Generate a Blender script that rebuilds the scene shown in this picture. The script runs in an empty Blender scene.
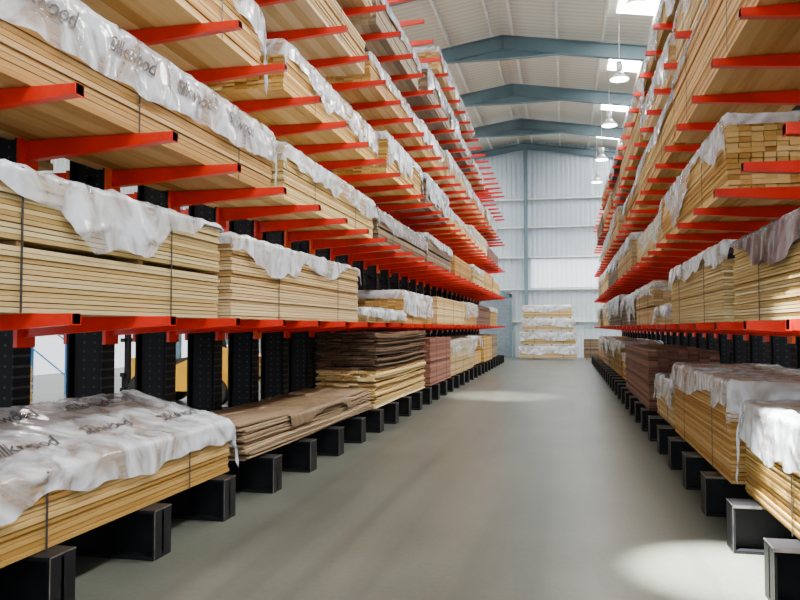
import bpy, math, random
from mathutils import Vector, noise
random.seed(7)
scn = bpy.context.scene
COL = scn.collection

# ------------------------------------------------------------------ materials
def new_mat(name):
    m = bpy.data.materials.new(name); m.use_nodes = True
    nt = m.node_tree
    b = nt.nodes["Principled BSDF"]
    return m, nt, b

def simple(name, col, rough=0.5, metal=0.0, var=0.12, scale=6.0, spec=.5):
    m, nt, b = new_mat(name)
    tc = nt.nodes.new("ShaderNodeTexCoord")
    n = nt.nodes.new("ShaderNodeTexNoise"); n.inputs["Scale"].default_value = scale
    n.inputs["Detail"].default_value = 4
    r = nt.nodes.new("ShaderNodeValToRGB")
    lo = [max(0, c*(1-var)) for c in col]; hi = [min(1, c*(1+var)) for c in col]
    r.color_ramp.elements[0].color = (*lo, 1); r.color_ramp.elements[0].position = .35
    r.color_ramp.elements[1].color = (*hi, 1); r.color_ramp.elements[1].position = .65
    nt.links.new(tc.outputs["Object"], n.inputs["Vector"])
    nt.links.new(n.outputs["Fac"], r.inputs["Fac"])
    nt.links.new(r.outputs["Color"], b.inputs["Base Color"])
    b.inputs["Roughness"].default_value = rough
    b.inputs["Metallic"].default_value = metal
    b.inputs["Specular IOR Level"].default_value = spec
    return m

def wood_mat(name, c_lo, c_mid, c_hi, sat=1.25):
    m, nt, b = new_mat(name)
    L = nt.links
    tc = nt.nodes.new("ShaderNodeTexCoord")
    mp = nt.nodes.new("ShaderNodeMapping"); mp.inputs["Scale"].default_value = (14, .7, 40)
    n = nt.nodes.new("ShaderNodeTexNoise"); n.inputs["Scale"].default_value = 1.6
    n.inputs["Detail"].default_value = 6
    at = nt.nodes.new("ShaderNodeAttribute"); at.attribute_name = "tint"
    mx = nt.nodes.new("ShaderNodeMath"); mx.operation = 'MULTIPLY_ADD'
    mx.inputs[1].default_value = .45
    mul = nt.nodes.new("ShaderNodeMath"); mul.operation = 'MULTIPLY'; mul.inputs[1].default_value = .6
    r = nt.nodes.new("ShaderNodeValToRGB")
    e = r.color_ramp.elements
    e[0].color = (*c_lo, 1); e[0].position = .12
    e[1].color = (*c_hi, 1); e[1].position = .85
    k = e.new(.45); k.color = (*c_mid, 1)
    L.new(tc.outputs["Object"], mp.inputs["Vector"]); L.new(mp.outputs[0], n.inputs["Vector"])
    L.new(at.outputs["Fac"], mul.inputs[0])
    L.new(n.outputs["Fac"], mx.inputs[0]); L.new(mul.outputs[0], mx.inputs[2])
    L.new(mx.outputs[0], r.inputs["Fac"])
    oi = nt.nodes.new("ShaderNodeObjectInfo")
    mr = nt.nodes.new("ShaderNodeMapRange"); mr.inputs["To Min"].default_value=.58; mr.inputs["To Max"].default_value=1.02
    hs = nt.nodes.new("ShaderNodeHueSaturation"); hs.inputs["Saturation"].default_value=sat
    mh = nt.nodes.new("ShaderNodeMapRange"); mh.inputs["To Min"].default_value=.504; mh.inputs["To Max"].default_value=.488
    L.new(oi.outputs["Random"], mr.inputs["Value"]); L.new(mr.outputs[0], hs.inputs["Value"])
    sq = nt.nodes.new("ShaderNodeMath"); sq.operation='FRACT'
    sm = nt.nodes.new("ShaderNodeMath"); sm.operation='MULTIPLY'; sm.inputs[1].default_value=7.3
    L.new(oi.outputs["Random"], sm.inputs[0]); L.new(sm.outputs[0], sq.inputs[0]); L.new(sq.outputs[0], mh.inputs["Value"])
    L.new(mh.outputs[0], hs.inputs["Hue"])
    L.new(r.outputs["Color"], hs.inputs["Color"]); L.new(hs.outputs[0], b.inputs["Base Color"])
    b.inputs["Roughness"].default_value = .65
    bp = nt.nodes.new("ShaderNodeBump"); bp.inputs["Strength"].default_value = .15
    L.new(n.outputs["Fac"], bp.inputs["Height"]); L.new(bp.outputs[0], b.inputs["Normal"])
    return m

W_PINE = wood_mat("pine_timber", (.34,.18,.065), (.64,.43,.19), (.86,.66,.36))
W_PALE = wood_mat("pale_timber", (.40,.27,.12), (.71,.54,.30), (.92,.79,.53))
W_RED  = wood_mat("hardwood_timber", (.09,.032,.02), (.21,.09,.055), (.40,.22,.15), 1.05)
W_GREY = wood_mat("weathered_timber", (.09,.06,.036), (.27,.19,.11), (.52,.40,.25), 1.0)
W_DARK = wood_mat("dark_board_timber", (.025,.017,.012), (.085,.048,.028), (.19,.12,.07), 1.1)

def wrap_mat(name, col, alpha, rough=.28, avar=.12, bump=.45, spec=1.0):
    m, nt, b = new_mat(name); L = nt.links
    tc = nt.nodes.new("ShaderNodeTexCoord")
    n = nt.nodes.new("ShaderNodeTexNoise"); n.inputs["Scale"].default_value = 2.6
    n.inputs["Detail"].default_value = 4; n.inputs["Distortion"].default_value = 1.5
    n2 = nt.nodes.new("ShaderNodeTexNoise"); n2.noise_type='RIDGED_MULTIFRACTAL'; n2.inputs["Scale"].default_value = 4.0
    n2.inputs["Detail"].default_value = 3.5; n2.inputs["Distortion"].default_value=.8
    bp = nt.nodes.new("ShaderNodeBump"); bp.inputs["Strength"].default_value = bump
    bp.inputs["Distance"].default_value = .04
    L.new(tc.outputs["Object"], n.inputs["Vector"]); L.new(tc.outputs["Object"], n2.inputs["Vector"])
    L.new(n2.outputs["Fac"], bp.inputs["Height"]); L.new(bp.outputs[0], b.inputs["Normal"])
    b.inputs["Base Color"].default_value = (*col, 1)
    b.inputs["Roughness"].default_value = rough
    b.inputs["Specular IOR Level"].default_value = spec
    r = nt.nodes.new("ShaderNodeMapRange")
    r.inputs["From Min"].default_value = .36; r.inputs["From Max"].default_value = .60
    r.inputs["To Min"].default_value = max(.1,alpha-avar); r.inputs["To Max"].default_value = min(1, alpha+avar)
    L.new(n.outputs["Fac"], r.inputs["Value"]); L.new(r.outputs[0], b.inputs["Alpha"])
    return m
P_WHITE = wrap_mat("white_plastic_film", (.74,.82,.95), .58, .12, .32, .9)
P_CLEAR = wrap_mat("clear_plastic_film", (.78,.84,.92), .36, .08, .2, .9)
P_BLACK = wrap_mat("dark_plastic_film", (.03,.022,.026), .98, .26, .02, .6, .35)
P_BROWN = wrap_mat("brown_paper_sheet", (.17,.115,.065), 1.0, .5, 0, .3, .4)
INK = simple("printed_ink", (.05,.05,.06), .5)
STRAP = simple("strapping_band", (.03,.03,.035), .4)
RED = simple("red_powder_coat", (.70,.018,.006), .28, 0, .12, 3)
ORANGE = simple("orange_powder_coat", (.90,.10,.01), .3, 0, .1, 3)
BLACKM = simple("black_steel", (.005,.006,.009), .5, 0, .3, 5, .3)
EDGE = simple("lit_steel_edge", (.14,.13,.12), .45, .3, .4, 9)  # lighter colour paints the light caught along the base edges
RAFT = simple("painted_grey_steel", (.10,.17,.205), .5, 0, .08, 1)
PURL = simple("galvanised_purlin", (.84,.84,.80), .45, .0, .08, 2)
LAMPB = simple("lamp_housing", (.75,.78,.80), .3, .3, .05, 2)
YEL = simple("yellow_paint", (.80,.42,.02), .4, 0, .08, 3)
RUB = simple("tyre_rubber", (.02,.02,.02), .8)
BLUE = simple("blue_painted_steel", (.03,.22,.55), .4)
BEARER = simple("bearer_timber", (.45,.28,.12), .8, 0, .2, 8)

def emis(name, col, s):
    m, nt, b = new_mat(name)
    b.inputs["Base Color"].default_value = (*col, 1)
    b.inputs["Emission Color"].default_value = (*col, 1)
    b.inputs["Emission Strength"].default_value = s
    return m
SKYL = emis("translucent_rooflight", (1.0,.98,.95), 60)
WSKYL = emis("translucent_wall_sheet", (.80,.90,1.0), .75)
LAMPE = emis("lamp_lens", (1.0,.97,.9), 20)

def column_mat():
    m, nt, b = new_mat("black_perforated_steel"); L = nt.links
    tc = nt.nodes.new("ShaderNodeTexCoord")
    sx = nt.nodes.new("ShaderNodeSeparateXYZ"); L.new(tc.outputs["Object"], sx.inputs[0])
    def cell(out, per, half):
        a = nt.nodes.new("ShaderNodeMath"); a.operation = 'PINGPONG'; a.inputs[1].default_value = per/2
        L.new(out, a.inputs[0])
        c = nt.nodes.new("ShaderNodeMath"); c.operation = 'LESS_THAN'; c.inputs[1].default_value = half
        L.new(a.outputs[0], c.inputs[0]); return c.outputs[0]
    a = cell(sx.outputs[2], .075, .009); c = cell(sx.outputs[0], .10, .010)
    mu = nt.nodes.new("ShaderNodeMath"); mu.operation = 'MULTIPLY'; L.new(a, mu.inputs[0]); L.new(c, mu.inputs[1])
    mix = nt.nodes.new("ShaderNodeMix"); mix.data_type = 'RGBA'
    mix.inputs[6].default_value = (.005,.006,.010,1); mix.inputs[7].default_value = (.04,.05,.06,1)
    L.new(mu.outputs[0], mix.inputs[0]); L.new(mix.outputs[2], b.inputs["Base Color"])
    b.inputs["Roughness"].default_value = .6
    b.inputs["Specular IOR Level"].default_value = .25
    return m
COLM = column_mat()

# ------------------------------------------------------------------ mesh builder
class MB:
    def __init__(s): s.v=[]; s.f=[]; s.m=[]; s.t=[]; s.sm=[]; s.mats=[]
    def mi(s, mat):
        if mat not in s.mats: s.mats.append(mat)
        return s.mats.index(mat)
    def face(s, idx, mat, t=.5, smooth=False):
        s.f.append(idx); s.m.append(s.mi(mat)); s.t.append(t); s.sm.append(smooth)
    def hexa(s, p, mat, t=.5):
        b=len(s.v); s.v += [tuple(q) for q in p]
        for q in ((3,2,1,0),(4,5,6,7),(0,1,5,4),(1,2,6,5),(2,3,7,6),(3,0,4,7)):
            s.face([b+i for i in q], mat, t)
    def box(s, x0,x1,y0,y1,z0,z1, mat, t=.5):
        if x0>x1: x0,x1=x1,x0
        s.hexa([(x0,y0,z0),(x1,y0,z0),(x1,y1,z0),(x0,y1,z0),(x0,y0,z1),(x1,y0,z1),(x1,y1,z1),(x0,y1,z1)], mat, t)
    def obox(s, a, b, w, h, mat, up=(0,0,1), t=.5, off=0.0):
        a=Vector(a); b=Vector(b); d=(b-a).normalized(); u=Vector(up)
        r=d.cross(u).normalized(); u=r.cross(d).normalized()
        a=a+u*off; b=b+u*off
        r=r*(w/2); u=u*(h/2)
        s.hexa([a-r-u,a+r-u,b+r-u,b-r-u,a-r+u,a+r+u,b+r+u,b-r+u], mat, t)
    def cyl(s, c, axis, r, h, mat, n=20, r2=None):
        c=Vector(c); ax=Vector(axis).normalized()
        t1=ax.orthogonal().normalized(); t2=ax.cross(t1); r2 = r if r2 is None else r2
        b=len(s.v)
        for k,(rr,hh) in enumerate(((r,-h/2),(r2,h/2))):
            for i in range(n):
                a=2*math.pi*i/n
                s.v.append(tuple(c+ax*hh+t1*(rr*math.cos(a))+t2*(rr*math.sin(a))))
        for i in range(n):
            j=(i+1)%n
            s.face([b+i,b+j,b+n+j,b+n+i], mat, .5, True)
        s.face([b+i for i in range(n)][::-1], mat); s.face([b+n+i for i in range(n)], mat)
    def board(s, x0,x1,y0,y1,z0,z1, mat, t, dz, nseg=1):
        b=len(s.v)
        for k in range(nseg+1):
            y=y0+(y1-y0)*k/nseg; o=dz(y)
            s.v += [(x0,y,z0+o),(x1,y,z0+o),(x1,y,z1+o),(x0,y,z1+o)]
        for k in range(nseg):
            a=b+4*k; c=a+4
            for i in range(4):
                j=(i+1)%4
                s.face([a+i,a+j,c+j,c+i], mat, t)
        s.face([b+3,b+2,b+1,b], mat, t); e=b+4*nseg
        s.face([e,e+1,e+2,e+3], mat, t)
    def build(s, name, loc=(0,0,0), rotz=0, parent=None):
        me=bpy.data.meshes.new(name); me.from_pydata(s.v,[],s.f)
        for m in s.mats: me.materials.append(m)
        me.polygons.foreach_set("material_index", s.m)
        me.polygons.foreach_set("use_smooth", s.sm)
        at=me.attributes.new("tint",'FLOAT','FACE'); at.data.foreach_set("value", s.t)
        me.update()
        o=bpy.data.objects.new(name, me); COL.objects.link(o)
        o.location=loc; o.rotation_euler=(0,0,rotz)
        if parent: o.parent=parent
        return o

# ------------------------------------------------------------------ building dims
RIDGE_X=-2.0; XL=-17.0; XR=13.0; YF=-7.0; YB=41.0; ZR=11.65; SLOPE=.155
def roof_z(x): return ZR-abs(x-RIDGE_X)*SLOPE

def floor_mat():
    m, nt, b = new_mat("polished_concrete"); L=nt.links
    tc=nt.nodes.new("ShaderNodeTexCoord")
    def noi(scale,det=6,rough=.6,mapscale=None):
        n=nt.nodes.new("ShaderNodeTexNoise"); n.inputs["Scale"].default_value=scale; n.inputs["Detail"].default_value=det; n.inputs["Roughness"].default_value=rough
        if mapscale:
            mp=nt.nodes.new("ShaderNodeMapping"); mp.inputs["Scale"].default_value=mapscale
            L.new(tc.outputs["Object"],mp.inputs["Vector"]); L.new(mp.outputs[0],n.inputs["Vector"])
        else: L.new(tc.outputs["Object"],n.inputs["Vector"])
        return n
    n1=noi(.8,4,.5); n2=noi(1.0,3,.45,(1.6,.35,1)); n3=noi(22,5)
    def math_(op,a,b_,c=None):
        k=nt.nodes.new("ShaderNodeMath"); k.operation=op
        for i,q in enumerate((a,b_,c)):
            if q is None: continue
            if isinstance(q,(int,float)): k.inputs[i].default_value=q
            else: L.new(q,k.inputs[i])
        return k.outputs[0]
    s=math_('ADD',n1.outputs["Fac"],n2.outputs["Fac"])
    s=math_('MULTIPLY_ADD',s,.36,math_('MULTIPLY',n3.outputs["Fac"],.28))
    r=nt.nodes.new("ShaderNodeValToRGB"); r.color_ramp.elements[0].position=.30; r.color_ramp.elements[1].position=.70
    r.color_ramp.elements[0].color=(.045,.053,.047,1); r.color_ramp.elements[1].color=(.135,.146,.128,1)
    L.new(s,r.inputs["Fac"])
    n4=noi(1.0,2,.4,(4.0,.07,1))
    tr=nt.nodes.new("ShaderNodeMapRange"); tr.inputs["From Min"].default_value=.50; tr.inputs["From Max"].default_value=.74
    tr.inputs["To Min"].default_value=0; tr.inputs["To Max"].default_value=.45
    L.new(n4.outputs["Fac"],tr.inputs["Value"])
    mix=nt.nodes.new("ShaderNodeMix"); mix.data_type='RGBA'; mix.inputs[7].default_value=(.035,.04,.036,1)
    L.new(tr.outputs[0],mix.inputs[0]); L.new(r.outputs["Color"],mix.inputs[6]); L.new(mix.outputs[2],b.inputs["Base Color"])
    b.inputs["Roughness"].default_value=.33
    b.inputs["Specular IOR Level"].default_value=.42
    bp=nt.nodes.new("ShaderNodeBump"); bp.inputs["Strength"].default_value=.04
    L.new(n3.outputs["Fac"],bp.inputs["Height"]); L.new(bp.outputs[0],b.inputs["Normal"])
    return m
mb=MB(); mb.box(XL,XR,YF,YB,-.2,0,floor_mat()); mb.build("floor")

WALLM=simple("corrugated_steel_cladding",(.50,.60,.68),.4,.1,.05,.6)
def corr_wall_x(name, x0,x1,y, zf, mat, z0=0, per=.25, dep=.035, build=True):
    mb=MB(); x=x0; prof=[]
    while x<x1:
        prof += [(x,0),(x+per*.3,0),(x+per*.42,dep),(x+per*.88,dep)]
        x+=per
    prof.append((x1,0)); prof=[p for p in prof if p[0]<=x1]
    for (px,pd) in prof:
        mb.v += [(px,y-pd,z0),(px,y-pd,zf(px))]
    for k in range(len(prof)-1):
        mb.face([2*k,2*k+2,2*k+3,2*k+1],mat)
    return mb.build(name)
corr_wall_x("wall_back",XL,XR,YB,lambda x:roof_z(x)-.002,WALLM)
corr_wall_x("window_50",-1.75,2.75,YB-.01,lambda x:5.2,WSKYL,z0=3.7)
def corr_wall_y(x,y0,y1,z0,z1,mat,per=.25,dep=.035):
    mb=MB(); y=y0; prof=[]
    sg = 1 if x<0 else -1
    while y<y1:
        prof += [(y,0),(y+per*.3,0),(y+per*.42,dep),(y+per*.88,dep)]; y+=per
    prof.append((y1,0)); prof=[p for p in prof if p[0]<=y1]
    for (py,pd) in prof: mb.v += [(x+sg*pd,py,z0),(x+sg*pd,py,z1)]
    for k in range(len(prof)-1): mb.face([2*k,2*k+2,2*k+3,2*k+1],mat)
    return mb
WALLS=simple("side_steel_cladding",(.62,.68,.72),.5,.1,.05,.6)
mb=corr_wall_y(XL,YF,YB,4.5,roof_z(XL)-.002,WALLS)
for (a,b_) in ((YF,2),(8,14),(36,YB)):
    m2=corr_wall_y(XL,a,b_,0,4.5,WALLS); o=len(mb.v); mb.v+=m2.v
    for f in m2.f: mb.face([i+o for i in f],WALLS)
mb.build("wall_left")
corr_wall_y(XR,YF,YB,0,roof_z(XR)-.002,WALLS).build("wall_right")

def roof_mat():
    m, nt, b=new_mat("roof_liner_sheet"); L=nt.links
    tc=nt.nodes.new("ShaderNodeTexCoord")
    w=nt.nodes.new("ShaderNodeTexWave"); w.wave_type='BANDS'; w.bands_direction='Y'; w.inputs["Scale"].default_value=1.1
    L.new(tc.outputs["Object"],w.inputs["Vector"])
    r=nt.nodes.new("ShaderNodeValToRGB"); r.color_ramp.elements[0].color=(.60,.60,.53,1); r.color_ramp.elements[1].color=(.74,.74,.66,1)
    L.new(w.outputs["Fac"],r.inputs["Fac"]); L.new(r.outputs["Color"],b.inputs["Base Color"])
    b.inputs["Roughness"].default_value=.6
    bp=nt.nodes.new("ShaderNodeBump"); bp.inputs["Strength"].default_value=.3; L.new(w.outputs["Fac"],bp.inputs["Height"]); L.new(bp.outputs[0],b.inputs["Normal"])
    return m
ROOF=roof_mat()
mb=MB()
for xa,xb in ((XL,RIDGE_X),(RIDGE_X,XR)):
    mb.hexa([(xa,YF,roof_z(xa)),(xb,YF,roof_z(xb)),(xb,YB,roof_z(xb)),(xa,YB,roof_z(xa)),
             (xa,YF,roof_z(xa)+.1),(xb,YF,roof_z(xb)+.1),(xb,YB,roof_z(xb)+.1),(xa,YB,roof_z(xa)+.1)],ROOF)
mb.build("ceiling")
mb=MB()
xs=[RIDGE_X+.35+i*1.45 for i in range(10)]+[RIDGE_X-.35-i*1.45 for i in range(10)]
for x in xs:
    if XL<x<XR:
        z=roof_z(x); mb.box(x-.03,x+.03,YF,YB-.05,z-.2,z-.008,PURL); mb.box(x-.03,x+.05,YF,YB-.05,z-.22,z-.2,PURL)
mb.build("trim_roof_purlins")
FR_Y=[-.5,4.7,9.9,15.1,20.3,25.5,30.7,35.9,40.75]
for y in FR_Y:
    mb=MB(); D=.46 if y<40 else .3
    for xe in (XL+.25,XR-.25):
        a=(xe,y,roof_z(xe)-.24); b_=(RIDGE_X,y,ZR-.24)
        sx=1 if xe<RIDGE_X else -1
        for off,h,w in ((-.012,.025,.2),(-D,.025,.2),(-D/2,D,.03)):
            mb.obox(a,b_,w,h,RAFT,off=off)
        if y<40:
            x2=RIDGE_X-sx*1.9
            zz=roof_z(x2)-.24-D
            mb.hexa([(RIDGE_X,y-.01,ZR-.24-D-.32),(x2,y-.01,zz-.02),(x2,y+.01,zz-.02),(RIDGE_X,y+.01,ZR-.24-D-.32),
                     (RIDGE_X,y-.01,ZR-.24-D+.02),(x2,y-.01,zz+.02),(x2,y+.01,zz+.02),(RIDGE_X,y+.01,ZR-.24-D+.02)],RAFT)
            mb.obox((RIDGE_X,y,ZR-.24-D-.33),(x2,y,zz-.01),.2,.03,RAFT)
        mb.box(xe-.2,xe+.2,y-.1,y+.1,0,.02,RAFT)
        mb.box(xe-.2,xe-.18,y-.1,y+.1,0,roof_z(xe)-.24,RAFT); mb.box(xe+.18,xe+.2,y-.1,y+.1,0,roof_z(xe)-.24,RAFT)
        mb.box(xe-.18,xe+.18,y-.01,y+.01,0,roof_z(xe)-.24,RAFT)
    mb.box(RIDGE_X-.015,RIDGE_X+.015,y-.1,y+.1,ZR-.24-D-(.33 if y<40 else 0),ZR-.26,RAFT)
    mb.build("portal_frame")
mb=MB()
for z in (1.9,3.6,5.3,6.9,8.4):
    mb.box(XL+.1,XR-.1,YB-.22,YB-.06,z-.03,z+.03,PURL)
for x in (-12,-7,RIDGE_X,3,8):
    zt=roof_z(x)-.55
    mb.box(x-.1,x+.1,YB-.42,YB-.4,0,zt,RAFT); mb.box(x-.1,x+.1,YB-.24,YB-.22,0,zt,RAFT); mb.box(x-.01,x+.01,YB-.4,YB-.24,0,zt,RAFT)
mb.build("trim_gable_framing")
mb=MB()
DOORM=simple("door_panel_steel",(.16,.20,.24),.5)
mb.box(-5.6,-2.9,YB-.30,YB-.24,0,3.2,DOORM)
for k in range(14): mb.box(-5.55,-2.95,YB-.32,YB-.30,.1+k*.22,.12+k*.22,RAFT)
mb.box(-5.75,-5.6,YB-.34,YB-.24,0,3.35,RAFT); mb.box(-2.9,-2.75,YB-.34,YB-.24,0,3.35,RAFT); mb.box(-5.75,-2.75,YB-.34,YB-.24,3.2,3.35,RAFT)
mb.build("door_1")
k=0
for x in (2.6,7.8,-6.8,-12):
    for y in (-3,2.2,7.4,12.6,17.8,23.0,28.2,33.4,38.4):
        mb=MB(); xa,xb=x-1.0,x+1.0
        za,zb=roof_z(xa)-.012,roof_z(xb)-.012; ya,yb=y-.55,y+.55
        mb.hexa([(xa,ya,za),(xb,ya,zb),(xb,yb,zb),(xa,yb,za),(xa,ya,za+.01),(xb,ya,zb+.01),(xb,yb,zb+.01),(xa,yb,za+.01)],SKYL)
        k+=1; mb.build("window_%d"%k)
def lamp(x,y,z,power):
    mb=MB()
    mb.cyl((x,y,z+.30),(0,0,1),.09,.3,LAMPB,16)
    mb.cyl((x,y,z+.06),(0,0,1),.27,.22,LAMPB,24,.09)
    mb.cyl((x,y,z-.055),(0,0,1),.25,.02,LAMPE,24)
    mb.cyl((x,y,(z+.45+roof_z(x)-.02)/2),(0,0,1),.012,roof_z(x)-.02-z-.45,PURL,6)
    ob=mb.build("high_bay_lamp")
    l=bpy.data.lights.new("high_bay_lamp_light",'SPOT'); l.energy=power; l.spot_size=math.radians(140); l.spot_blend=.9
    l.shadow_soft_size=.25; l.color=(1,.92,.78)
    o=bpy.data.objects.new("bulb",l); COL.objects.link(o); o.location=(x,y,z-.12)
    o.parent=ob
for y in (1.5,6.7,12,17,22,27,32.5,37.5):
    lamp(1.55,y,8.6,2000)
for y in (4,12,20,28,36):
    lamp(-8.5,y,8.6,700)

# ------------------------------------------------------------------ racks
def rack(name, sgn, tip, root, basetip, ys, levels, double, ztop):
    mb=MB()
    far = root+sgn*.34
    back_tip = far+ (root-tip) if double else far
    s=sgn
    for y in ys:
        for fx in (root, far-s*.02):
            mb.box(fx,fx+s*.02,y-.09,y+.09,.332,ztop,COLM)
        mb.box(root+s*.02,far-s*.02,y-.012,y+.012,.332,ztop,COLM)
        mb.box(root+s*.05,far-s*.05,y-.05,y-.04,.332,ztop,COLM)
        e = back_tip+s*.1 if double else far+s*.1
        mb.box(basetip,e,y-.11,y+.11,0,.022,BLACKM); mb.box(basetip,e,y-.11,y+.11,.308,.33,BLACKM)
        mb.box(basetip,e,y-.012,y+.012,.022,.308,BLACKM)
        mb.box(basetip,basetip+s*.015,y-.11,y+.11,.022,.308,BLACKM)
        mb.box(basetip+s*.35,basetip+s*.362,y-.105,y+.105,.022,.308,BLACKM)
        mb.box(basetip-s*.002,basetip,y-.112,y+.112,.322,.330,EDGE); mb.box(basetip-s*.002,basetip,y-.112,y-.104,0,.33,EDGE)
        if sgn>0: mb.box(basetip,basetip+.9,y-.113,y-.111,.31,.329,EDGE)
        for z in levels:
            def arm(xt,xr,d):
                mb.hexa([(xr,y-.035,z-.15),(xr,y+.035,z-.15),(xt,y+.035,z-.06),(xt,y-.035,z-.06),
                         (xr,y-.035,z-.006),(xr,y+.035,z-.006),(xt,y+.035,z),(xt,y-.035,z)],RED)
                mb.box(xr,xr-d*.03,y-.095,y+.095,z-.22,z-.002,ORANGE if int(y*3+z)%4==0 else RED)
                mb.box(xt,xt+d*.012,y-.04,y+.04,z-.065,z-.001,RED)
            arm(tip,root,s)
            if double: arm(back_tip,far,-s)
    xm=(root+far)/2
    for z in [l-.3 for l in levels[1::2]]+[ztop-.1]:
        mb.box(xm-.03,xm+.03,ys[0],ys[-1],z-.03,z+.03,BLACKM)
    for i in range(0,len(ys)-2,5):
        for za,zb in zip(levels[:-1],levels[1:]):
            mb.obox((xm,ys[i],za),(xm,ys[i+1],zb),.03,.03,BLACKM,up=(1,0,0))
    return mb.build(name)
SP=1.055
LY=[3.7+SP*k for k in range(-4,30)]
RY=[5.76+SP*k for k in range(-6,28)]
LL=[1.63,2.90,4.10,5.30,6.45,7.5]
RL=[1.60,2.72,3.83,4.88,5.8]
rack("cantilever_rack",-1,-2.62,-3.80,-2.68,LY,LL,True,8.0)
rack("cantilever_rack",1,1.24,2.40,1.12,RY,RL,False,6.4)

# ------------------------------------------------------------------ timber packs
def text_mesh(body,size):
    c=bpy.data.curves.new("printed_lettering",'FONT'); c.body=body; c.size=size; c.shear=.5; c.resolution_u=2; c.offset=.001
    c.space_character=.88
    o=bpy.data.objects.new("tmp",c); COL.objects.link(o)
    bpy.context.view_layer.update()
    dg=bpy.context.evaluated_depsgraph_get()
    me=bpy.data.meshes.new_from_object(o.evaluated_get(dg))
    V=[(v.co.x,v.co.y) for v in me.vertices]; F=[list(p.vertices) for p in me.polygons]
    bpy.data.objects.remove(o); bpy.data.meshes.remove(me)
    return V,F
TXT=text_mesh("Silkwood",.17)
TXT_W=max(v[0] for v in TXT[0])

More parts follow.
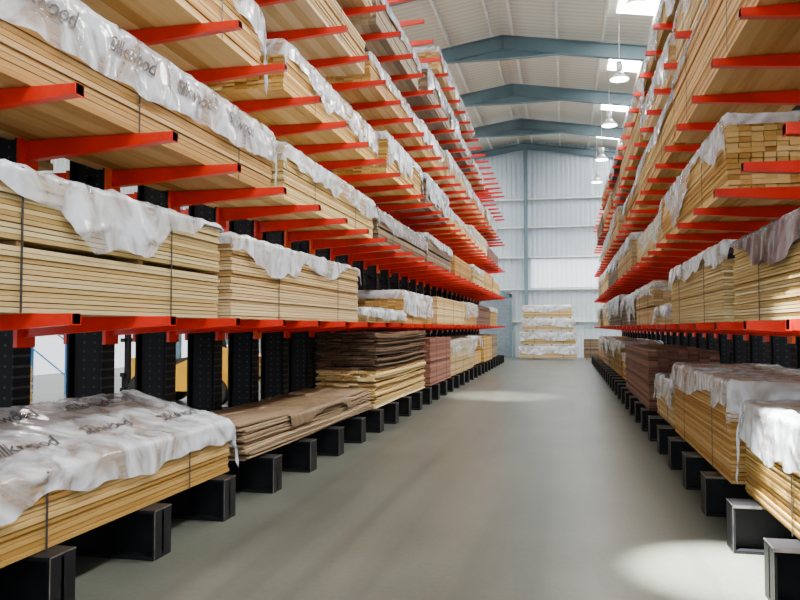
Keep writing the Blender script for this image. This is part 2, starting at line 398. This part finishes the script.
def pack(side, xf, y0, y1, z, h, W=1.0, wood=W_PINE, th=.03, bw=.14, wrap=None, drop=.2, enddrop=.15,
         straps=True, text=False, loose=0.0, name="timber_stack", slopeback=0.0, split=0, cover=(0,1), ragged=.5, topwood=None, fine=False):
    rnd=random.Random(int(abs(xf)*1000)*7+int(y0*100)*13+int(z*100)*31)
    mb=MB(); L=y1-y0; n=max(1,int(round(h/th))); th=h/n
    nb=max(1,int(round(W/bw))); bw=W/nb
    seed=rnd.random()*100
    for i in range(n):
        if split and i%split==split-1:
            for k in range(int(L/1.2)+1):
                yy=.15+k*1.2
                if yy<L-.1: mb.box(side*.03,side*(W-.03),yy,yy+.06,i*th,(i+1)*th-.002,BEARER)
            continue
        ph=rnd.random()*6; am=.0015+loose*.5
        jx=rnd.uniform(-.008,.011)+rnd.uniform(-1,1)*loose*1.6
        wd = topwood if (topwood and i>=n*.5) else wood
        for j in range(nb):
            ja=rnd.uniform(-.018,.018)+rnd.uniform(-1,1)*loose*3; jb=rnd.uniform(-.018,.018)+rnd.uniform(-1,1)*loose*3
            t=rnd.random()
            x0=side*(j*bw+jx+.001); x1=side*((j+1)*bw+jx-.003)
            if j>0 and loose==0: x0=side*(j*bw+.001)
            dz=(lambda y,ph=ph,am=am,i=i:(am*(math.sin(y*1.7+ph)+1)*.5)+loose*(math.sin(y*1.1+seed)+1)*i/n)
            mb.board(x0,x1,ja,L+jb,i*th+.0005,(i+1)*th-.0045,wd,t,dz,nseg=6 if j==0 or loose else 1)
    if slopeback:
        for q,(t0,zz) in enumerate(((.3,.3),(.5,.5),(.7,.72))):
            for j in range(4): mb.box(side*t0,side*(W-.01),L*(j/4)+.02,L*((j+1)/4)-.01,h+(zz-.22)*slopeback*1.0,h+zz*slopeback-.01,wood,rnd.random())
    if straps:
        k=max(2,int(L/1.6))
        for q in range(k):
            yy=L*(q+.5)/k+rnd.uniform(-.1,.1)
            mb.box(-side*.015,-side*.012,yy,yy+.016,-.0,h+.006,STRAP); mb.box(-side*.015,side*(W+.004),yy,yy+.016,h+.003,h+.006,STRAP)
    if wrap is not None:
        ca,cb=cover; c0=-enddrop if ca==0 else L*ca; c1=L+enddrop if cb==1 else L*cb
        ns=max(24,int((c1-c0)/(.03 if fine else .06))); na=52 if fine else 30
        def pos(u,a,off=0.0):
            ov_y=max(0,-u,u-L); ov_f=max(0,-a); ov_b=max(0,a-W)
            aa=min(max(a,0),W); uu=min(max(u,0),L)
            nz=noise.noise(Vector((u*1.1+seed,a*1.6,seed)))
            c1_=1-abs(noise.noise(Vector((u*2.6+a*1.6+seed,a*.7-u*.3,seed+3))))*4.2
            c2_=1-abs(noise.noise(Vector((u*1.6-a*3.0+seed,a*.5+u*.4,seed+7))))*4.6
            c3_=1-abs(noise.noise(Vector((u*5.5+a*3.0+seed,a*2.0,seed+11))))*4.5
            wv=max(0,nz*.012+.005+max(0,c1_)**2*.014+max(0,c2_)**2*.011+max(0,c3_)**2*.005)
            zz=h+.010+slopeback*min(1,max(0,aa/W*1.15)) - ov_y - ov_f - ov_b + (wv if (ov_y+ov_f+ov_b)==0 else 0)
            hang=min(1,(ov_f+ov_y)*4)
            fold=(abs(noise.noise(Vector((u*2.6+seed,a*.5,seed+9))))*.05 + abs(noise.noise(Vector((u*7+seed,a*.9,seed+2))))*.035)*hang
            out=.015+wv*.5+fold
            X=aa+(-(out+off) if a<=0 else 0)+(.02+wv+off if ov_b>0 else 0)
            fy=abs(noise.noise(Vector((a*3.0+seed,u,seed+5))))*.07*min(1,ov_y*5)
            Y=uu+(-(.03+wv+off+fy) if u<0 else 0)+((.03+wv+off+fy) if u>L else 0)
            if ov_y+ov_f+ov_b==0: zz+=off
            zz=max(zz,-z+.01)
            return (side*X,Y,zz)
        b=len(mb.v)
        for i in range(ns+1):
            u=c0+(c1-c0)*i/ns
            dr=drop*(1+ragged*(noise.noise(Vector((u*.7+seed,0,1)))*1.8+noise.noise(Vector((u*3.0+seed,5,1)))*.6))
            dr=max(.03,dr)
            for k in range(na+1):
                a=W+.12-(W+.12+dr)*k/na
                mb.v.append(pos(u,a))
        for i in range(ns):
            for k in range(na):
                p=b+i*(na+1)+k
                mb.face([p,p+1,p+na+2,p+na+1],wrap,.5,True)
        if text:
            V,F=TXT
            spots=[]
            u=.15; q=0
            while u<L-TXT_W-.1:
                spots.append((u,-.21)); spots.append((u+.45,.22+.05*(q%2))); spots.append((u-.05,.66)); u+=TXT_W+.28; q+=1
            for (u0,a0) in spots:
                if a0<0 and drop<.26: continue
                bb=len(mb.v)
                for (tx,ty) in V: mb.v.append(pos(u0+tx,a0+ty,.013))
                for f in F: mb.face([i+bb for i in f],INK)
    return mb.build(name,(xf,y0,z+.001))

Z0=.333
# ---- left, ground
pack(-1,-2.80,1.2,6.05,Z0,.42,W=1.0,wood=W_PINE,th=.032,wrap=P_WHITE,drop=.15,enddrop=.24,text=True,slopeback=.22,ragged=1.0,fine=True)
pack(-1,-2.84,6.45,11.0,Z0,.28,W=.95,wood=W_GREY,th=.02,loose=.026,straps=False,wrap=P_BROWN,drop=.10,enddrop=.05,ragged=1.0,cover=(.25,.75),fine=True,topwood=W_GREY)
pack(-1,-2.80,11.2,15.3,Z0,1.12,W=.95,wood=W_PALE,th=.028,loose=.02,split=14,topwood=W_DARK,straps=False)
# ---- left level 1
pack(-1,-2.86,1.0,5.95,LL[0],.78,wood=W_PALE,th=.03,split=13,wrap=P_WHITE,drop=.2,enddrop=.05,ragged=1.0,cover=(.32,1),fine=True)
pack(-1,-2.84,6.15,10.3,LL[0],.74,wood=W_PALE,th=.028,wrap=P_WHITE,drop=.18,ragged=1.0,enddrop=.1,fine=True)
pack(-1,-2.78,10.5,13.2,LL[0],.2,wood=W_PALE,th=.028,wrap=P_WHITE,drop=.16,enddrop=.1,ragged=.2)
# ---- left level 2
pack(-1,-2.90,.6,7.2,LL[1],.64,wood=W_PINE,th=.04,wrap=P_WHITE,drop=.36,ragged=.22,enddrop=.3,text=True,fine=True)
pack(-1,-2.88,7.5,11.3,LL[1],.6,wood=W_PALE,th=.03,wrap=P_WHITE,drop=.26,enddrop=.2,ragged=.8,fine=True)
# ---- left level 3
pack(-1,-2.95,1.2,7.0,LL[2],.62,wood=W_PINE,th=.04,wrap=P_WHITE,drop=.3,enddrop=.4)
pack(-1,-2.92,7.6,11.6,LL[2],.55,wood=W_PINE,th=.04,wrap=P_WHITE,drop=.35,enddrop=.2)
rnd=random.Random(11)
def fill(side,xf0,level_z,ya,yb,hmin,hmax,pgap=.1,pw=.75):
    y=ya
    while y<yb-2:
        L=rnd.choice((3.0,3.6,4.2,4.8)); y2=min(y+L,yb)
        if rnd.random()>pgap:
            wood=rnd.choice((W_PINE,W_PALE,W_PALE,W_PINE,W_GREY,W_PINE,W_RED if rnd.random()<.5 else W_PALE))
            wr=rnd.choice((P_WHITE,P_CLEAR,P_WHITE,P_WHITE)) if rnd.random()<pw else None
            pack(side,xf0+side*rnd.uniform(0,.14),y,y2,level_z,rnd.uniform(hmin,hmax),wood=wood,th=rnd.choice((.03,.04,.05)),
                 wrap=wr,drop=rnd.uniform(.16,.5),ragged=rnd.uniform(.3,1.1),split=rnd.choice((0,0,10)))
        y=y2+rnd.uniform(.15,.4)
pack(-1,-2.76,15.7,18.6,Z0,1.0,wood=W_RED,th=.035,wrap=None,straps=True)
fill(-1,-2.78,Z0,18.9,34.2,.7,1.05,.0)
fill(-1,-2.78,LL[0],13.6,34.2,.6,.95,.0)
fill(-1,-2.80,LL[1],11.8,34.2,.5,.85,.05)
fill(-1,-2.80,LL[2],12.1,34.2,.45,.8,.05)
fill(-1,-2.80,LL[3],1.5,34.2,.45,.75,.08)
fill(-1,-2.80,LL[4],4.5,34.2,.4,.7,.15)
fill(-1,-2.80,LL[5],17.0,34.2,.35,.6,.3,.9)
for z in LL[:5]:  # packs on the back arms, added to darken the gaps behind the front packs
    y=1.5 if z>LL[0] else 6.5
    while y<32:
        L=rnd.choice((4.2,4.8))
        if rnd.random()>.15: pack(1,-5.24,y,y+L,z,rnd.uniform(.4,.75),W=.95,wood=W_PALE,th=.06,bw=.24,straps=False)
        y+=L+.3
# ---- right, ground
pack(1,1.30,1.5,6.1,Z0,.66,wood=W_PINE,th=.022,wrap=P_WHITE,drop=.30,enddrop=.25,ragged=.7,fine=True)
pack(1,1.26,6.4,9.5,Z0,.78,wood=W_PINE,th=.03,wrap=P_WHITE,drop=.2,enddrop=.3,ragged=.8,fine=True)
pack(1,1.28,9.8,11.5,Z0,.55,wood=W_PALE,th=.03,wrap=P_WHITE,drop=.3)
pack(1,1.20,11.8,16.2,Z0,.88,wood=W_RED,th=.04,straps=False)
# ---- right level 1
pack(1,1.32,1.5,6.5,RL[0],.62,wood=W_PALE,th=.022,wrap=P_BLACK,drop=.14,enddrop=.12,ragged=.9,fine=True)
pack(1,1.30,6.8,10.0,RL[0],.66,wood=W_PALE,th=.028,wrap=P_WHITE,drop=.16,enddrop=.15,ragged=1.0,fine=True)
pack(1,1.34,10.3,12.0,RL[0],.25,wood=W_PALE,th=.03,wrap=P_WHITE,drop=.15)
# ---- right level 2
pack(1,1.36,6.9,11.3,RL[1],.64,wood=W_PINE,th=.045,bw=.1,wrap=P_WHITE,drop=.3,enddrop=.1,ragged=.8,fine=True)
# ---- right level 3
pack(1,1.38,1.2,5.35,RL[2],.62,wood=W_PINE,th=.04,wrap=None)
pack(1,1.34,5.6,9.8,RL[2],.82,wood=W_PINE,th=.035,wrap=P_WHITE,drop=.12,ragged=1)
fill(1,1.28,Z0,16.5,32.5,.6,1.0,.0)
fill(1,1.28,RL[0],12.3,32.5,.5,.85,.0)
fill(1,1.30,RL[1],11.7,32.5,.55,.85,.05)
fill(1,1.30,RL[2],10.1,32.5,.55,.8,.05)
fill(1,1.30,RL[3],2.0,32.5,.5,.75,.05)
fill(1,1.32,RL[4],3.0,32.5,.3,.55,.15)

# ---- packs at the end of the aisle, long side facing the aisle
mb_y=37.6
for k in range(4):
    w=2.75-.14*k; zz=.1+k*.66
    o=pack(1,0,0,w,zz,.56,W=1.05,wood=W_PALE,th=.05,wrap=P_WHITE,drop=.34,enddrop=.3)
    o.location=(.55-.07*k,mb_y,zz+.001); o.rotation_euler=(0,0,math.pi/2)
    mb=MB()
    for q in range(3): mb.box(-.2-.9*q,-.1-.9*q,0,1.0,-.098,-.001,BEARER)
    mb.build("bearer_set",(.40,mb_y,zz))
o=pack(1,0,0,1.2,.1,.9,W=.9,wood=W_GREY,th=.05); o.location=(2.1,37.9,.101); o.rotation_euler=(0,0,math.pi/2)
mb=MB(); mb.box(-1.1,-1.0,0,.85,-.1,-.001,BEARER); mb.box(-.3,-.2,0,.85,-.1,-.001,BEARER); mb.build("bearer_set",(2.1,37.9,.101))

# ---- next aisle to the left: floor stacks, blue rack, forklift
for (y,h) in ((7.2,.8),(19.6,.6),(25,.9)):
    pack(-1,-8.9,y,y+4.2,.1,h,W=1.2,wood=W_PALE,th=.04,bw=.2,wrap=None)
    mb=MB()
    for q in range(4): mb.box(-1.15,-.05,.3+q*1.1,.4+q*1.1,-.1,-.001,BEARER)
    mb.build("bearer_set",(-8.9,y,.1))
mb=MB()
for y in (5.0,7.7,10.4,13.1,15.8):
    for x in (-11.4,-12.4):
        mb.box(x-.05,x+.05,y-.05,y+.05,0,5.0,BLUE)
    for z in (.4,1.2,2.0,2.8,3.6): mb.obox((-11.4,y,z),(-12.4,y,z+.7),.03,.03,BLUE)
for z in (1.9,3.4,4.8):
    for x in (-11.4,-12.4): mb.box(x-.03,x+.03,5,15.8,z-.06,z+.06,ORANGE)
mb.build("pallet_rack")

def forklift(x,y):
    mb=MB()
    def prism(pts,y0,y1,mat):
        b=len(mb.v); n=len(pts)
        for yy in (y0,y1):
            for (px,pz) in pts: mb.v.append((px,yy,pz))
        mb.face([b+i for i in range(n)],mat); mb.face([b+n+i for i in range(n)][::-1],mat)
        for i in range(n):
            j=(i+1)%n; mb.face([b+i,b+j,b+n+j,b+n+i],mat)
    prism([(-1.0,.3),(.55,.3),(.6,.8),(.3,.95),(-.55,.62),(-.75,.95),(-1.0,.95)],-.52,.52,YEL)
    prism([(.45,.25),(1.15,.3),(1.25,.6),(1.2,1.1),(.9,1.2),(.3,1.2),(.3,.9)],-.55,.55,YEL)
    prism([(-.25,.75),(.3,.85),(.3,1.0),(-.2,.92)],-.28,.28,RUB)
    prism([(.2,1.0),(.35,1.0),(.45,1.5),(.33,1.5)],-.26,.26,RUB)
    for yy in (-.48,.48):
        mb.obox((-.85,yy,.9),(-.5,yy,2.15),.06,.06,BLACKM); mb.obox((1.0,yy,1.15),(.75,yy,2.15),.06,.06,BLACKM)
        mb.obox((-.5,yy,2.15),(.75,yy,2.15),.06,.06,BLACKM)
    for k in range(6): mb.box(-.5+k*.24,-.44+k*.24,-.48,.48,2.13,2.17,BLACKM)
    for xx,r in ((-.65,.33),(.8,.30)):
        for yy in (-.56,.56):
            mb.cyl((xx,yy,r),(0,1,0),r,.22,RUB,28); mb.cyl((xx,yy,r),(0,1,0),r*.5,.24,YEL,16)
    for yy in (-.33,.33):
        mb.box(-1.25,-1.15,yy-.05,yy+.05,.08,2.3,BLACKM)
        mb.box(-2.3,-1.25,yy-.06,yy+.06,.04,.08,BLACKM); mb.box(-1.3,-1.25,yy-.06,yy+.06,.04,.6,BLACKM)
    for zz in (.3,.6,1.3,2.25): mb.box(-1.3,-1.2,-.45,.45,zz-.04,zz+.04,BLACKM)
    mb.box(-1.15,-.95,-.3,.3,.3,.5,BLACKM)
    mb.obox((-.75,0,.95),(-.45,0,1.2),.04,.04,BLACKM); mb.cyl((-.42,0,1.22),(-.6,0,.5),.16,.025,RUB,18)
    mb.build("forklift_truck",(x,y,0))
forklift(-7.5,14.3)

# ------------------------------------------------------------------ world
w=bpy.data.worlds.new("World"); scn.world=w; w.use_nodes=True
nt=w.node_tree; bg=nt.nodes["Background"]
bg.inputs["Color"].default_value=(.92,.96,1.0,1); bg.inputs["Strength"].default_value=2.0

def floor_spot(x,y,z,tx,ty,e,ang,col=(1,.96,.86)):  # added spot without a fixture, throws a bright patch on the floor
    l=bpy.data.lights.new("added_floor_spot_light",'SPOT'); l.energy=e; l.spot_size=math.radians(ang); l.spot_blend=.9; l.shadow_soft_size=.06; l.color=col
    o=bpy.data.objects.new("added_floor_spot_light",l); COL.objects.link(o); o.location=(x,y,z)
    o.rotation_euler=(Vector((tx,ty,0))-Vector((x,y,z))).to_track_quat('-Z','Y').to_euler()
floor_spot(-.2,3.6,9.8,1.05,5.2,150000,9)  # added stand-in for the sun patch by the right bases
floor_spot(.2,16,9.8,-1.4,17.5,22000,18)  # added to brighten the floor further down the aisle

# ------------------------------------------------------------------ camera
cd=bpy.data.cameras.new("camera"); cd.lens=34.2; cd.sensor_width=36; cd.clip_end=300
cam=bpy.data.objects.new("camera",cd); COL.objects.link(cam)
cam.location=(0,0,1.55); cam.rotation_euler=(math.radians(92.1),0,math.radians(12.25))
scn.camera=cam
